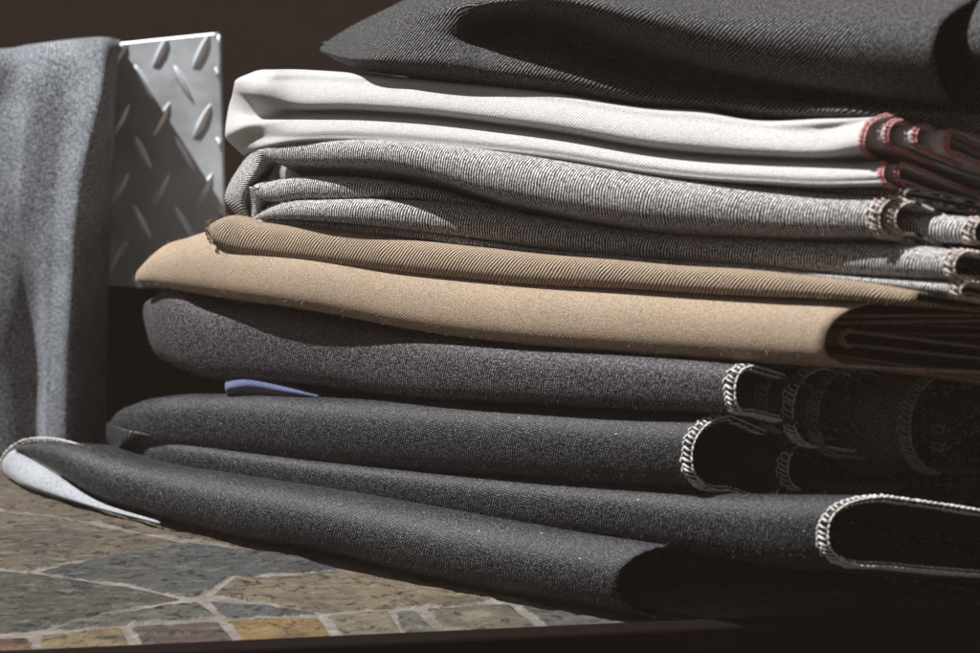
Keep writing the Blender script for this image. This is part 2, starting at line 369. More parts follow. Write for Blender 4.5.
def net(name, rows, mat, parent, sr=6, sk=8, amp=.0006, seed=1, thick=.0012, P=W, rs=1.0, flip=True, swap=False):
    C = np.array([[P(*p) for p in r] for r in rows]); G = catmull(C, sr); G = catmull(G.transpose(1, 0, 2), sk).transpose(1, 0, 2)
    return cloth(name, G, mat, parent, thick=thick, amp=amp, seed=seed, rscale=rs, flip=flip, swap=swap)

def pile_root(px, py, label, n=.04):
    return empty('folded_fabric', W(px, py, n), label, 'folded fabric', 'folded lengths of fabric stacked in the pile')
#__SCENE__
ROOTS = {}
dent(31, 426, 322, .0016, .0035, .012, -.3); dent(31, 436, 322, -.0014, .004, .014, -.3); dent(31, 300, 270, .0012, .02, .004, .1); dent(31, 640, 330, -.001, .03, .006)
dent(52, 470, 168, -.0022, .02, .0025, -.25); dent(52, 360, 150, .0010, .03, .003); dent(52, 700, 200, -.0010, .03, .004); dent(55, 600, 238, -.0010, .03, .002, -.1)
dent(12, 300, 420, -.0014, .03, .005); dent(12, 520, 435, .0012, .03, .005); dent(3, 420, 545, -.0016, .035, .006, -.1); dent(3, 230, 500, .0012, .03, .005); dent(21, 230, 340, -.0018, .02, .008); dent(21, 480, 380, .0014, .04, .004)
for px_, py_, am_, rs_, rz_ in ((55, 110, .0034, .0020, .05), (56, 230, .0016, .002, .05), (44, 370, .006, .0035, .045), (82, 130, .0034, .0018, .022), (30, 240, -.002, .003, .06), (70, 260, .002, .002, .05), (8, 138, .003, .010, .0022), (16, 170, -.0016, .012, .002), (20, 300, .002, .003, .05), (66, 400, -.002, .003, .04), (-5, 400, .003, .004, .06)):
    dent_at(81, px_, py_, 1.172, am_, rs_, rz_)
dent(61, 520, 110, -.0010, .03, .003); dent(61, 740, 138, .0009, .03, .004); dent(8, 700, 515, .0015, .04, .006)
# ------------------------------------------------------------------ BOTTOM: three black denim pieces
y_con = [(0, 480), (31, 491), (82, 505), (163, 524), (201, 536), (318, 555), (402, 577), (505, 597), (607, 618), (640, 624)]
n3top = [(0, 455), (20, 443), (39, 440), (60, 441), (77, 446), (112, 456), (194, 470), (318, 489), (402, 503), (505, 520), (620, 533), (660, 538)]
f = ROOTS['lowest'] = pile_root(330, 560, 'lowest black denim on the stone table, with a pale turned back left corner')
o, G = fold(f, M['black'], 14, 616, [(x, y+1) for x, y in n3top], [(14, 449), (40, 466), (98, 503), (130, 512), (163, 522), (201, 533), (318, 554), (402, 576), (505, 596), (622, 617)],
            nf=[(14, -.006), (60, -.018), (160, -.027), (616, -.026)], rnk=1.25, Lr=0, D=.12, skew=1.0, seed=3, amp=.0016, rs=1.3, e=.95, decl=.20, close=.45, label='thick rounded black denim roll')
# pale reverse side showing where the corner is turned back, with its stitched rim
o, G = net('turned_corner', [
    [(13, 448, -.004), (50, 470, -.012), (98, 501, -.021), (159, 521, -.0255)],
    [(5, 455, -.004), (38, 477, -.016), (92, 503, -.023), (159, 522.5, -.026)],
    [(1, 463, -.003), (30, 484, -.017), (88, 505, -.0235), (159, 523.3, -.026)],
    [(3, 473, -.001), (28, 488, -.0145), (86, 505.5, -.0212), (159, 524, -.0245)]], M['reverse'], f, amp=.0004, seed=5, thick=.0009)
rimp = np.array([W(px, py, n) for px, py, n in [(3, 472, -.002), (1, 463, -.003), (5, 455, -.004), (13, 447, -.004), (24, 441, -.003), (39, 439, -.002), (58, 440, -.004), (78, 445, -.006), (100, 452, -.008), (125, 459, -.010)]])
rimp = catmull(rimp, 6)
stitches('overlock_stitching', rimp, np.tile(np.array([-NH+np.array([0, 0, .6])]), (len(rimp), 1)), np.array([-.35, -.2, .55]), M['t_white'], o, band=.0028, pitch=.0026)

f = ROOTS['second'] = pile_root(480, 500, 'second black denim from the bottom, ending in one wide white stitched loop')
fold(f, M['black'], 118, 826, [(118, 454), (124, 451), (143, 443), (165, 440), (194, 443), (252, 451), (300, 457), (402, 467), (505, 476), (620, 484), (700, 488), (800, 488), (830, 490)],
     [(118, 458), (150, 470), (194, 477), (318, 496), (402, 510), (505, 527), (620, 542), (700, 556), (760, 566), (830, 563)],
     nf=[(118, .008), (300, -.002), (620, -.013), (830, -.015)], rnk=1.1, Lr=60, Ln=.03, D=.15, seed=8, amp=.0013, rs=1.2, stitch=M['t_white'], skew=1.0, decl=.22, close=.55, e=.8, pitch=.0022)

f = ROOTS['third'] = pile_root(400, 430, 'third black denim from the bottom, plump, with two white stitched loops')
fold(f, M['black'], 106, 690, [(106, 424), (112, 412), (125, 402), (150, 395), (200, 392), (300, 395), (400, 399), (500, 404), (600, 409), (690, 412)],
     [(106, 432), (125, 446), (155, 452), (200, 455), (300, 465), (400, 473), (500, 480), (600, 487), (690, 490)],
     nf=[(106, .010), (300, .000), (500, -.009), (690, -.012)], rnk=1.0, Lr=50, Ln=.03, D=.13, seed=12, amp=.0015, rs=1.3, stitch=M['t_white'], skew=.55, decl=.5, close=.75, e=.9, st=(8, 28), pitch=.0022)
net('tucked_corner', [[(106, 424, .034), (120, 428, .012), (150, 436, .008)], [(106, 436, .032), (122, 440, .010), (140, 440, .012)], [(112, 452, .034), (116, 450, .016), (124, 444, .016)]], M['black'], f, seed=4, amp=.0003)
fold(f, M['black'], 600, 786, [(600, 432), (700, 430), (760, 436), (800, 441)], [(600, 492), (700, 492), (800, 490)],
     nf=[(600, .035), (786, .030)], rnk=.9, Lr=0, D=.1, seed=14, amp=.0006, stitch=M['t_white'], skew=.6, decl=.35, close=.7, name='inner_fold', pitch=.0022)

# blue scrap pinched above
f = empty('fabric_scrap', W(270, 390, .02), 'small blue twill scrap poking out between plum and black denim', 'fabric scrap')
net('scrap_cloth', [[(228, 384, .05), (245, 375, .05), (285, 383, .05), (320, 396, .05)], [(226, 380, .020), (243, 374, .022), (283, 382, .022), (319, 394, .022)],
     [(225, 388, .010), (250, 384, .011), (285, 390, .011), (318, 396, .012)], [(228, 399, .016), (250, 400, .018), (285, 402, .018), (318, 403, .018)]], M['blue'], f, amp=.0006, seed=6, thick=.002)

# ------------------------------------------------------------------ plum denim
f = ROOTS['plum'] = pile_root(400, 370, 'plum grey denim under the tan fabric, four curved stitched loops at its right end')
fold(f, M['purple'], 143, 733, [(143, 300), (150, 290), (200, 300), (260, 306), (320, 316), (380, 328), (440, 337), (500, 345), (600, 352), (700, 360), (735, 364)],
     [(143, 325), (146, 345), (158, 363), (180, 374), (250, 382), (300, 386), (400, 398), (500, 403), (600, 409), (700, 413), (735, 414)],
     nf=[(143, .010), (250, .009), (350, .005), (430, -.003), (560, -.008), (735, -.009)], rnk=.75, Lr=45, Ln=.035, D=.12, seed=21, amp=.0012, stitch=M['t_white'], skew=.5, decl=.35, close=.5, e=.8, st=(8, 26))
for i, (xx, yt, yb, nn, sm) in enumerate([(764, 362, 434, .014, 't_dim'), (791, 364, 448, .020, 't_white'), (816, 364, 458, .028, 't_dim')]):
    fold(f, M['purple'], xx-130, xx, [(xx-130, yt), (xx, yt)], [(xx-130, yb-16), (xx, yb)], nf=nn, rnk=.8, Lr=0, D=.10, seed=22+i, amp=.0005, stitch=M[sm], skew=.5, decl=.3, close=.5, name='inner_fold', K=30, clr=.001, st=(8, 27))
fold(f, M['purple'], 800, 908, [(800, 372), (910, 366)], [(800, 468), (910, 474)], nf=.045, rnk=.9, Lr=0, D=.10, seed=29, amp=.0005, stitch=M['t_dim'], skew=.6, decl=.1, close=.4, name='inner_fold', K=30, label='large outer loop at the right end')
for yy in (430, 448):
    fold(f, M['purple'], 860, 940, [(860, yy-6), (940, yy-6)], [(860, yy+5), (940, yy+5)], nf=.065, Lr=0, D=.08, seed=yy, amp=.0004, stitch=M['t_dim'], skew=.6, decl=-.5, close=.2, name='inner_fold', K=20)

# ------------------------------------------------------------------ tan twill
f = ROOTS['tan'] = pile_root(420, 300, 'tan twill fabric in mid pile, smooth broad lower fold and thin ribbed fold above')
tb = [(134, 283), (160, 290), (200, 298), (260, 306), (320, 316), (380, 328), (440, 338), (500, 345), (600, 353), (700, 360), (760, 364), (812, 367)]
tt = [(133, 270), (138, 259), (147, 245), (162, 238), (190, 228), (208, 228), (230, 236), (300, 247), (400, 262), (500, 274), (620, 282), (740, 289), (812, 293)]
ob, G = fold(f, M['tan_smooth'], 134, 812, tt+[(828, 296)], tb+[(828, 368)], nf=[(134, .014), (200, .002), (400, -.007), (812, -.008)], rnk=1.15, Lr=26, Ln=.012, D=.14, skew=1.0, sag=.55, seed=31, amp=.0017, rs=1.25, decl=.13, close=.25, e=.85, label='broad smooth tan fold with an open rolled right end')
fold(f, M['tan'], 206, 916, [(206, 226), (212, 220), (260, 222), (306, 226), (400, 238), (473, 246), (547, 253), (606, 257), (672, 264), (740, 268), (800, 274), (860, 281), (918, 291)],
     [(206, 234), (214, 245), (222, 251), (260, 258), (320, 265), (400, 274), (440, 278), (529, 286), (620, 290), (740, 297), (800, 299), (918, 306)],
     nf=[(206, .004), (400, .000), (916, .000)], rnk=.8, Lr=14, Ln=.006, D=.12, seed=33, amp=.0007, stitch=None, skew=.3, decl=.2, close=.5, label='thin ribbed tan fold')
# brown stitching down the short edge of the upper fold
e_ = catmull(np.array([W(*p) for p in [(213, 219, .012), (208, 223, .008), (207, 230, .006), (209, 238, .006), (214, 246, .006)]]), 6)
stitches('overlock_stitching', e_, np.tile(-NH, (len(e_), 1)), -SH, M['t_brown'], f, band=.0010, pitch=.0022, r=.00028)
# small curled ply and the stitched edge on the shaded end
for i, (xx, yt, yb, nn, dc) in enumerate([(829, 313, 325, .012, .02), (841, 328, 347, .013, .20), (834, 353, 363, .016, .24), (862, 320, 335, .032, .08)]):
    fold(f, M['tan_smooth'], 700, xx, [(700, yt-6), (xx, yt)], [(700, yb-6), (xx, yb)], nf=nn, rnk=1, Lr=0, D=.12, seed=40+i, amp=.0022, skew=1.0, decl=dc, close=.3, name='inner_fold', K=60, stitch=M['t_tan'] if i == 1 else None, band=.0006, pitch=.0015)

# ------------------------------------------------------------------ grey twill
f = ROOTS['grey'] = pile_root(420, 190, 'black and white grey twill between the white and tan fabrics, stacked in creased folds')
g0t = [(300, 136), (350, 132), (400, 133), (450, 138), (520, 145), (600, 157), (640, 166), (700, 176), (760, 181), (820, 184), (900, 187)]
g0b = [(300, 140), (350, 141), (400, 142), (450, 147), (520, 157), (600, 169), (640, 175), (700, 183), (760, 189), (820, 193), (905, 203)]
fold(f, M['grey'], 300, 902, g0t, g0b, nf=[(300, .004), (640, .007), (902, .012)], rnk=1.5, Lr=0, D=.10, seed=51, amp=.0004, stitch=M['t_dim'], skew=.6, decl=.25, close=.5, rnmax=.012)
g1t = [(256, 149), (265, 145), (280, 140), (300, 138), (350, 138), (400, 140), (450, 145), (520, 155), (600, 167), (640, 173), (700, 181), (760, 187), (820, 192), (880, 196)]
g1b = [(256, 152), (269, 162), (291, 166), (316, 167), (349, 166), (391, 170), (415, 175), (440, 184), (477, 197), (520, 207), (560, 216), (600, 223), (640, 229), (700, 232), (740, 235), (800, 238), (880, 238)]
fold(f, M['grey'], 255, 877, g1t, g1b, nf=[(255, .006), (300, .001), (877, 0)], rnk=1.0, Lr=14, Ln=.012, D=.12, seed=52, amp=.0016, rs=1.3, stitch=M['t_beige'], skew=.5, decl=.45, close=.6)
fold(f, M['grey'], 700, 893, [(700, 192), (893, 199)], [(700, 232), (893, 236)], nf=.004, rnk=1.0, Lr=0, D=.08, seed=53, amp=.0004, stitch=M['t_beige'], skew=.8, decl=.55, close=.6, name='inner_fold', K=40)
g2t = [(247, 190), (252, 184), (263, 181), (284, 176), (316, 175), (349, 176), (391, 181), (430, 188), (470, 199), (530, 212)]
g2b = [(247, 192), (258, 200), (276, 203), (295, 200), (327, 200), (370, 199), (419, 201), (470, 208), (530, 216)]
fold(f, M['grey'], 247, 520, g2t, g2b, nf=[(247, .008), (300, .004), (400, .006), (520, .02)], rnk=1.0, Lr=14, Ln=.01, D=.10, seed=54, amp=.0007, skew=0, K=60)
g3t = [(250, 219), (256, 214), (263, 209), (284, 201), (316, 199), (370, 198), (419, 200), (466, 205), (547, 218), (620, 229), (680, 233), (740, 236), (800, 240), (880, 242), (955, 250)]
g3b = [(250, 221), (263, 220), (316, 222), (370, 227), (419, 233), (473, 240), (547, 251), (606, 257), (672, 263), (740, 268), (800, 273), (860, 277), (955, 281)]
fold(f, M['grey'], 250, 952, g3t, g3b, nf=[(250, .010), (300, .001), (450, .003), (560, .006), (700, .009), (820, .006), (952, .004)], rnk=1.0, Lr=18, Ln=.012, D=.10, seed=55, amp=.0014, rs=1.3, stitch=M['t_beige'], skew=.5, decl=.2, close=.5)
fold(f, M['grey'], 252, 958, [(252, 219), (306, 219), (419, 229), (466, 237), (547, 249), (606, 254), (672, 260), (740, 264), (800, 270), (860, 276), (960, 280)],
     [(252, 221), (306, 229), (419, 241), (547, 255), (606, 259), (672, 266), (740, 271), (800, 277), (860, 284), (960, 299)],
     nf=[(252, .010), (400, .006), (560, .008), (958, .005)], rnk=1.5, Lr=10, Ln=.01, D=.08, seed=56, amp=.0004, stitch=M['t_beige'], skew=.5, decl=.3, close=.4, rnmax=.01)
fold(f, M['grey'], 860, 972, [(860, 208), (975, 217)], [(860, 240), (975, 246)], nf=.014, Lr=0, D=.06, seed=57, amp=.0004, stitch=M['t_beige'], skew=.4, decl=.2, name='inner_fold', K=24)
net('end_flap', [
  [(262, 148, .050), (255, 147, .022), (263, 150, .006), (280, 158, .014)],
  [(250, 158, .050), (245, 160, .022), (259, 165, .009), (274, 168, .022)],
  [(238, 180, .050), (231, 181, .023), (249, 184, .010), (266, 184, .028)],
  [(234, 198, .050), (225, 199, .025), (243, 200, .013), (258, 198, .030)],
  [(246, 212, .050), (233, 211, .026), (246, 212, .015), (258, 210, .034)],
  [(255, 222, .050), (243, 221, .026), (252, 221, .018), (262, 220, .034)]], M['grey'], f, amp=.0005, seed=58, swap=True)
net('end_flap', [
  [(262, 180, .030), (248, 186, .014), (258, 188, .007), (276, 202, .020)],
  [(264, 200, .034), (250, 203, .018), (258, 206, .012), (268, 207, .024)],
  [(268, 220, .036), (252, 219, .020), (255, 219, .014), (262, 217, .022)]], M['grey'], f, amp=.0003, seed=59, swap=True)

# ------------------------------------------------------------------ white cotton
f = ROOTS['white'] = pile_root(500, 120, 'white cotton fabric with red stitched ends, gathered at the left')
w1t = [(262, 71), (300, 70), (350, 73), (400, 77), (480, 84), (560, 93), (640, 106), (700, 110), (740, 118), (790, 121), (850, 117), (880, 115)]
w1b = [(262, 112), (290, 112), (350, 112), (420, 116), (480, 123), (560, 134), (640, 148), (700, 155), (760, 158), (820, 160), (880, 160)]
w2b = [(262, 152), (300, 143), (350, 142), (450, 149), (560, 160), (640, 173), (700, 180), (760, 184), (820, 187), (885, 187)]
cols = []
cols.append([(252, 76, .08), (246, 75, .040), (236, 80, .028), (234, 86, .028), (232, 96, .033), (228, 110, .034), (225, 133, .026), (229, 142, .030), (246, 157, .034), (256, 158, .08)])
cols.append([(262, 72, .08), (258, 70.5, .022), (248, 79, .010), (247, 92, .008), (250, 103, .017), (248, 116, .020), (246, 125, .008), (249, 137, .014), (254, 153, .020), (262, 156, .08)])
cols.append([(278, 72, .08), (274, 70, .014), (268, 82, .002), (266, 98, .002), (270, 112, .014), (268, 118, .014), (270, 122, .005), (268, 136, .006), (266, 150, .012), (275, 152, .08)])
for x in (300, 350, 420, 490, 560, 640, 700, 760, 820, 863):
    a, b, c = float(poly(w1t, x)[0]), float(poly(w1b, x)[0]), float(poly(w2b, x)[0]); xe = x if x < 863 else 882
    k = 1.0
    cols.append([(x+(60 if x > 820 else 0), a+(22 if x > 820 else 2), .08), (x+(12 if x > 820 else 0), a, .017), (x, a+(b-a)*.28, .006), (x, a+(b-a)*.80, .001), (x, b, .010),
                 (x+(xe-x)*.8, b+.02*(c-b), .010), (xe, b+(c-b)*.25, .004), (xe, b+(c-b)*.75, .0005), (xe, c+1, .010), (xe+(60 if x > 820 else 0), c+(10 if x > 820 else 0), .08)])
cols[-1] = [(935, 140, .08), (900, 117, .020), (870, 123, .006), (862, 147, .000), (874, 159, .016), (884, 162, .014), (881, 170, .004), (882, 179, .002), (892, 187, .010), (945, 200, .08)]
cols[-2][0] = (845, 122, .08); cols[-2][1] = (832, 118.5, .013)
rows = [[c[r] for c in cols] for r in range(10)]
ob, G = net('body', rows, M['white'], f, sr=7, sk=16, amp=.0012, seed=61, thick=.0012, rs=1.5)
fuzz(G, M['f_white'], ob, 2600, seed=61)
R = G.shape[0]; N = normals(G)[:, -1]; N = N if N[14].dot(-NH) > 0 else -N
stitches('overlock_stitching', G[1:29, -1], N[1:29], SH, M['t_red'], ob, band=.0007, pitch=.0014, r=.00036, inner=False)
stitches('overlock_stitching', G[36:58, -1], N[36:58], SH, M['t_red'], ob, band=.0007, pitch=.0014, r=.00036, inner=False)
for i, (xx, yt, yb, nn) in enumerate([(886, 119, 151, .008), (914, 124, 150, .014), (946, 127, 156, .020)]):
    fold(f, M['white'], xx-60, xx, [(xx-60, yt-1), (xx, yt)], [(xx-60, yb), (xx, yb)], nf=nn, rnk=.9, Lr=0, D=.07, seed=62+i, amp=.0003, stitch=M['t_red'], skew=.5, decl=.45, close=.6, name='inner_fold', K=24, band=.0007, pitch=.0014, st=(5, 27))
fold(f, M['white'], 830, 896, [(830, 162), (896, 163)], [(830, 184), (896, 184)], nf=.012, rnk=.9, Lr=0, D=.07, seed=67, amp=.0003, stitch=M['t_red'], skew=.5, decl=.4, close=.5, name='inner_fold', K=24, band=.0007, pitch=.0014, st=(5, 27))

# ------------------------------------------------------------------ charcoal twill on top
f = ROOTS['top'] = pile_root(620, 60, 'charcoal twill on top of the pile, loosely heaped with an open roll at the right')
X = [320, 350, 400, 450, 490, 560, 640, 720, 800, 860, 920]
Y = [[47, 27, 2, -25, -35, -40, -45, -50, -50, -48, -40], [46.5, 28, 5, -8, -14, -14, -10, -4, 0, 2, 4], [46.7, 33, 16, 6, 0, -4, 10, 24, 32, 37, 41],
     [47.5, 39, 28, 22, 10, 11, 36, 58, 75, 84, 88], [48.5, 45, 39, 36, 34, 38, 66, 87, 98, 103, 106], [50, 52, 50, 50, 50, 56, 82, 95, 103, 106, 111],
     [51, 59, 63, 66, 70, 78, 96, 105, 112, 114, 118], [51.5, 66, 76, 82, 86, 96, 110, 116, 124, 126, 128]]
NN = [[.10, .10, .10, .10, .10, .10, .10, .10, .10, .10, .10], [.058, .050, .040, .034, .030, .026, .026, .026, .026, .026, .026], [.055, .036, .020, .009, -.001, -.004, -.003, .002, .004, .005, .005],
      [.052, .026, .012, .006, .003, .000, .002, .006, .009, .010, .010], [.050, .018, .007, .006, .024, .028, .030, .030, .030, .028, .024], [.050, .011, .003, .002, .009, .013, .015, .016, .016, .016, .016],
      [.050, .006, .001, .0, .002, .005, .008, .011, .012, .012, .012], [.055, .016, .012, .011, .011, .014, .019, .022, .022, .022, .022]]
rows = []
for r in range(8):
    row = [(X[k], Y[r][k], NN[r][k]) for k in range(11)]
    if r <= 4:
        n = NN[r][10]; x = 921+(n+.004)*1450; y = Y[r][10]+(0 if r != 4 else 4); row[-1] = (x, y, n)
    else: row[-1] = (1010, Y[r][10]+6, n)
    rows.append(row)
ob, G = net('body', rows, M['char'], f, sr=8, sk=12, amp=.0010, seed=71, thick=.0012, rs=.8)
fuzz(G, M['f_dark'], ob, 2200, 4, G.shape[0]-3, seed=71)
net('rolled_inner_ply', [[(962, -10, .05), (985, -30, .06), (1030, -40, .07)], [(958, 20, .034), (985, 8, .028), (1040, -5, .03)], [(955, 42, .032), (975, 40, .02), (1040, 30, .016)],
     [(968, 66, .036), (985, 68, .024), (1040, 66, .02)], [(985, 84, .05), (1000, 90, .04), (1040, 92, .04)]], M['char'], f, amp=.0003, seed=72)

# inner plies filling each folded length behind its front folds
def core(f, mat, x0, x1, top, bot, n, nf, seed, D=.16, skew=.85):
    for i in range(n):
        a, b = i/n, (i+1)/n
        t = [(x, y+(yb-y)*a) for (x, y), (_, yb) in zip(top, bot)]; bb = [(x, y+(yb-y)*b) for (x, y), (_, yb) in zip(top, bot)]
        fold(f, mat, x0, x1+(i*37 % 3)*7, t, bb, nf=nf+.004*(i % 2), rnk=1, Lr=60, Ln=.05, D=D, seed=seed+i, amp=.0010, skew=skew, decl=.05, close=.1, name='inner_fold', K=36)
for nm, mt, t, b, n, nf, x0, x1 in (
    ('lowest', 'black', [(200, 482), (620, 540), (960, 575)], [(200, 520), (620, 600), (960, 640)], 2, .06, 200, 690),
    ('second', 'black', [(200, 450), (620, 486), (960, 512)], [(200, 480), (620, 540), (960, 572)], 2, .07, 200, 900),
    ('third', 'black', [(200, 400), (620, 412), (960, 440)], [(200, 450), (620, 486), (960, 510)], 3, .055, 200, 880),
    ('plum', 'purple', [(200, 305), (620, 358), (960, 372)], [(200, 372), (620, 410), (960, 438)], 3, .06, 200, 880),
    ('tan', 'tan_smooth', [(200, 235), (620, 264), (960, 300)], [(200, 296), (620, 352), (960, 368)], 3, .05, 220, 850),
    ('grey', 'grey', [(280, 145), (620, 176), (960, 205)], [(280, 218), (620, 256), (960, 296)], 4, .05, 280, 940),
    ('top', 'char', [(420, -35), (700, -40), (1000, -20)], [(420, 74), (700, 100), (1000, 122)], 2, .05, 420, 1000),
    ('white', 'white', [(290, 76), (620, 108), (960, 135)], [(290, 140), (620, 165), (960, 195)], 3, .05, 290, 930)):
    core(ROOTS[nm], M[mt], x0, x1, t, b, n, nf, 90)

# ------------------------------------------------------------------ diamond tread plate
rt = empty('metal_plate', at(165, 420, 1.24), 'galvanised diamond tread metal plate standing upright behind the pile', 'metal plate')
A = at(122, 45, 1.255); B = at(218, 35, 1.238); B2 = A
ax = (B-A); ax[2] = 0; wid = np.linalg.norm(ax); ax /= wid; left_ext = .17
nw, nhh = int((wid+left_ext)/.0006), int(.135/.0006)
aa = np.linspace(-left_ext, wid, nw); bb = np.linspace(0, 1, nhh)
pn = np.cross(ax, (0, 0, 1.)); pn = pn if pn[1] < 0 else -pn
AA, BB = np.meshgrid(aa, bb)
top_z = A[2]+(B[2]-A[2])*(AA/wid)
lean = .012*(1-BB)
ZB = at(165, 285, 1.247)[2]; Z = ZB+BB*(top_z-ZB); edge = .006*(1-BB)*(AA/wid)                      # the cut edge runs slightly askew
X_ = AA+edge*np.clip(AA/wid, 0, 1)
def bars():
    H = np.zeros_like(AA); px_a, px_b = .0232, .0372
    a0, z0 = (162-122)/96*wid*1.0, Z.max()-.0085
    for fam, (oa, oz, an) in enumerate([(0, 0, 62), (-.0105, -.0175, -60)]):
        for i in range(-6, 5):
            for j in range(-1, 7):
                ca = a0+oa+i*px_a; cz = z0+oz-j*px_b
                da = AA-ca; dz = Z-cz; t = math.radians(an); l = da*math.cos(t)+dz*math.sin(t); w = -da*math.sin(t)+dz*math.cos(t)
                L = .0108; Wd = .0019*np.clip(1-(l/L)**2, 0, 1)
                q = np.clip(1-np.abs(w)/(Wd+1e-6), 0, 1)*(np.abs(l) < L)
                H = np.maximum(H, (.0024 if fam else .0019)*q*np.clip(1-(l/L)**2, 0, 1)**.35)
    return H
H = bars(); wv = np.vectorize(lambda a, z: mn.noise(Vector((a*25, z*25, 3))))(AA[::8, ::8], Z[::8, ::8])
wv = np.kron(wv, np.ones((8, 8)))[:AA.shape[0], :AA.shape[1]]
P3 = A[None, None]*np.array([1, 1, 0])+X_[..., None]*ax+np.array([0, 0, 1.])*Z[..., None]+pn*(H+lean)[..., None]
link_mesh('tread_sheet', P3.reshape(-1, 3), grid_faces(*AA.shape, flip=False), M['metal'], rt)
mb = MB(); k = AA.shape[1]
# rounded cut rims and the return flange that lets the plate stand
mb.tube([P3[-1, i]-pn*.0012 for i in range(0, k, 10)]+[P3[-1, -1]-pn*.0012], [.0013+.0003*mn.noise(Vector((i*.3, 0, 0))) for i in range(0, k, 10)]+[.0013], 8)
mb.tube([P3[i, -1]-pn*.0012 for i in range(0, AA.shape[0], 12)]+[P3[-1, -1]-pn*.0012], .0013, 8); mb.build('rim', M['metal'], rt)
fl = [P3[0, -1]-pn*.004-ax*.045, P3[-1, -1]-pn*.004-ax*.045-np.array([0, 0, .01])]; bk = [p-pn*.045 for p in fl]
q = [fl[0], fl[1], bk[1], bk[0]]; q2 = [p-ax*.002 for p in q]
link_mesh('side_flange', q+q2, [(0, 1, 2, 3), (7, 6, 5, 4), (0, 4, 5, 1), (1, 5, 6, 2), (2, 6, 7, 3), (3, 7, 4, 0)], M['metal'], rt, smooth=False)

# added dark body standing in for the plate's shaded lower part
fb = A*np.array([1, 1, 0])-ax*left_ext*.98-pn*.002+pn*.012; b2 = A*np.array([1, 1, 0])+ax*(wid-.004)-pn*.002+pn*.012
vv = []
for z in (.0012, ZB-.0005):
    for c in (fb, b2, b2-pn*.075, fb-pn*.075): vv.append((c[0], c[1], z))
o = link_mesh('shade_block', vv, [(0, 3, 2, 1), (4, 5, 6, 7), (0, 1, 5, 4), (1, 2, 6, 5), (2, 3, 7, 6), (3, 0, 4, 7)], M['rim'], rt, smooth=False)
bv = o.modifiers.new('b', 'BEVEL'); bv.width = .002; bv.segments = 2

# ------------------------------------------------------------------ hanging chambray
rows = []
def hy(x): return 1.175+.0*x
cl = [  # rows from back over the top down to the table: (px, py, depth)
 [(-260, 75, 1.30), (-20, 68, 1.30), (30, 60, 1.30), (70, 55, 1.30), (100, 52, 1.30), (114, 52, 1.30)],
 [(-260, 56, 1.235), (-20, 51, 1.235), (30, 46, 1.235), (70, 41, 1.235), (104, 38.5, 1.235), (121, 41, 1.235)],
 [(-260, 62, 1.200), (-20, 57, 1.200), (30, 51, 1.198), (70, 46, 1.194), (102, 44, 1.190), (119, 47, 1.200)],
 [(-260, 110, 1.195), (-20, 105, 1.196), (30, 100, 1.180), (66, 98, 1.176), (104, 95, 1.168), (116, 92, 1.215)],
 [(-260, 200, 1.190), (-20, 195, 1.182), (24, 195, 1.174), (54, 195, 1.168), (86, 195, 1.160), (112, 190, 1.225)],
 [(-260, 300, 1.190), (-20, 300, 1.174), (30, 300, 1.174), (50, 300, 1.164), (79, 300, 1.158), (108, 298, 1.225)],
 [(-260, 380, 1.190), (-20, 380, 1.174), (34, 380, 1.175), (48, 380, 1.162), (76, 380, 1.158), (107, 376, 1.225)],
 [(-260, 456, 1.188), (-20, 458, 1.172), (36, 453, 1.174), (48, 459, 1.162), (75, 459, 1.158), (106, 440, 1.225)]]
o, G = net('hanging_cloth', cl, M['chambray'], None, sr=18, sk=26, amp=.0018, seed=81, thick=.0012, P=at, rs=.7)
o.location = (0, 0, 0)
tag(o, 'grey blue chambray cloth draped over the metal plate at the left edge', 'cloth')

# ------------------------------------------------------------------ stone table
rt = empty('stone_table', (-.1, 1.1, 0), 'mosaic tabletop of irregular slate and sandstone pieces with pale mortar and dark rim', 'table')
SP = [([(-260, 640), (32, 633), (38, 648), (-60, 655)], (.16, .075, .05)), ([(35, 631), (124, 624), (134, 645), (40, 650)], (.28, .215, .11)),
 ([(128, 623), (220, 617), (242, 642), (138, 647)], (.12, .08, .075)), ([(224, 616), (320, 612), (340, 640), (244, 643)], (.32, .20, .07)),
 ([(324, 611), (390, 608), (408, 636), (345, 640)], (.27, .235, .17)), ([(390, 608), (418, 607), (446, 634), (408, 637)], (.15, .15, .135)),
 ([(422, 606), (511, 600), (546, 628), (450, 634)], (.26, .235, .165)), ([(515, 599), (560, 606), (640, 617), (640, 625), (550, 627)], (.14, .13, .12)),
 ([(36, 629), (105, 611), (172, 600), (200, 598), (222, 615), (126, 622)], (.12, .125, .115)), ([(202, 596), (322, 609), (318, 612), (224, 615)], (.10, .115, .125)),
 ([(-260, 560), (31, 569), (93, 578), (128, 582), (186, 596), (105, 611), (36, 628), (-60, 640)], (.085, .085, .075)),
 ([(31, 569), (60, 562), (128, 550), (190, 540), (264, 549), (300, 553), (345, 567), (230, 575), (205, 592), (186, 596), (128, 582), (93, 578)], (.075, .09, .10)),
 ([(230, 575), (345, 567), (402, 577), (470, 590), (505, 595), (464, 604), (365, 607), (322, 611), (209, 592)], (.25, .20, .13)),
 ([(-260, 505), (0, 507), (39, 512), (93, 520), (151, 532), (190, 540), (128, 550), (60, 562), (31, 569), (-60, 560)], (.17, .145, .105)),
 ([(-260, 440), (500, 440), (560, 606), (505, 595), (402, 577), (264, 549), (209, 541), (151, 532), (93, 520), (39, 512), (0, 507), (-60, 505)], (.18, .14, .10))]
EL, ER = onz(-40, 652), onz(620, 622); ed = (ER-EL)/np.linalg.norm(ER-EL); en = np.array([-ed[1], ed[0], 0])
polys = [(np.array([onz(*p)[:2] for p in pl]), c) for pl, c in SP]
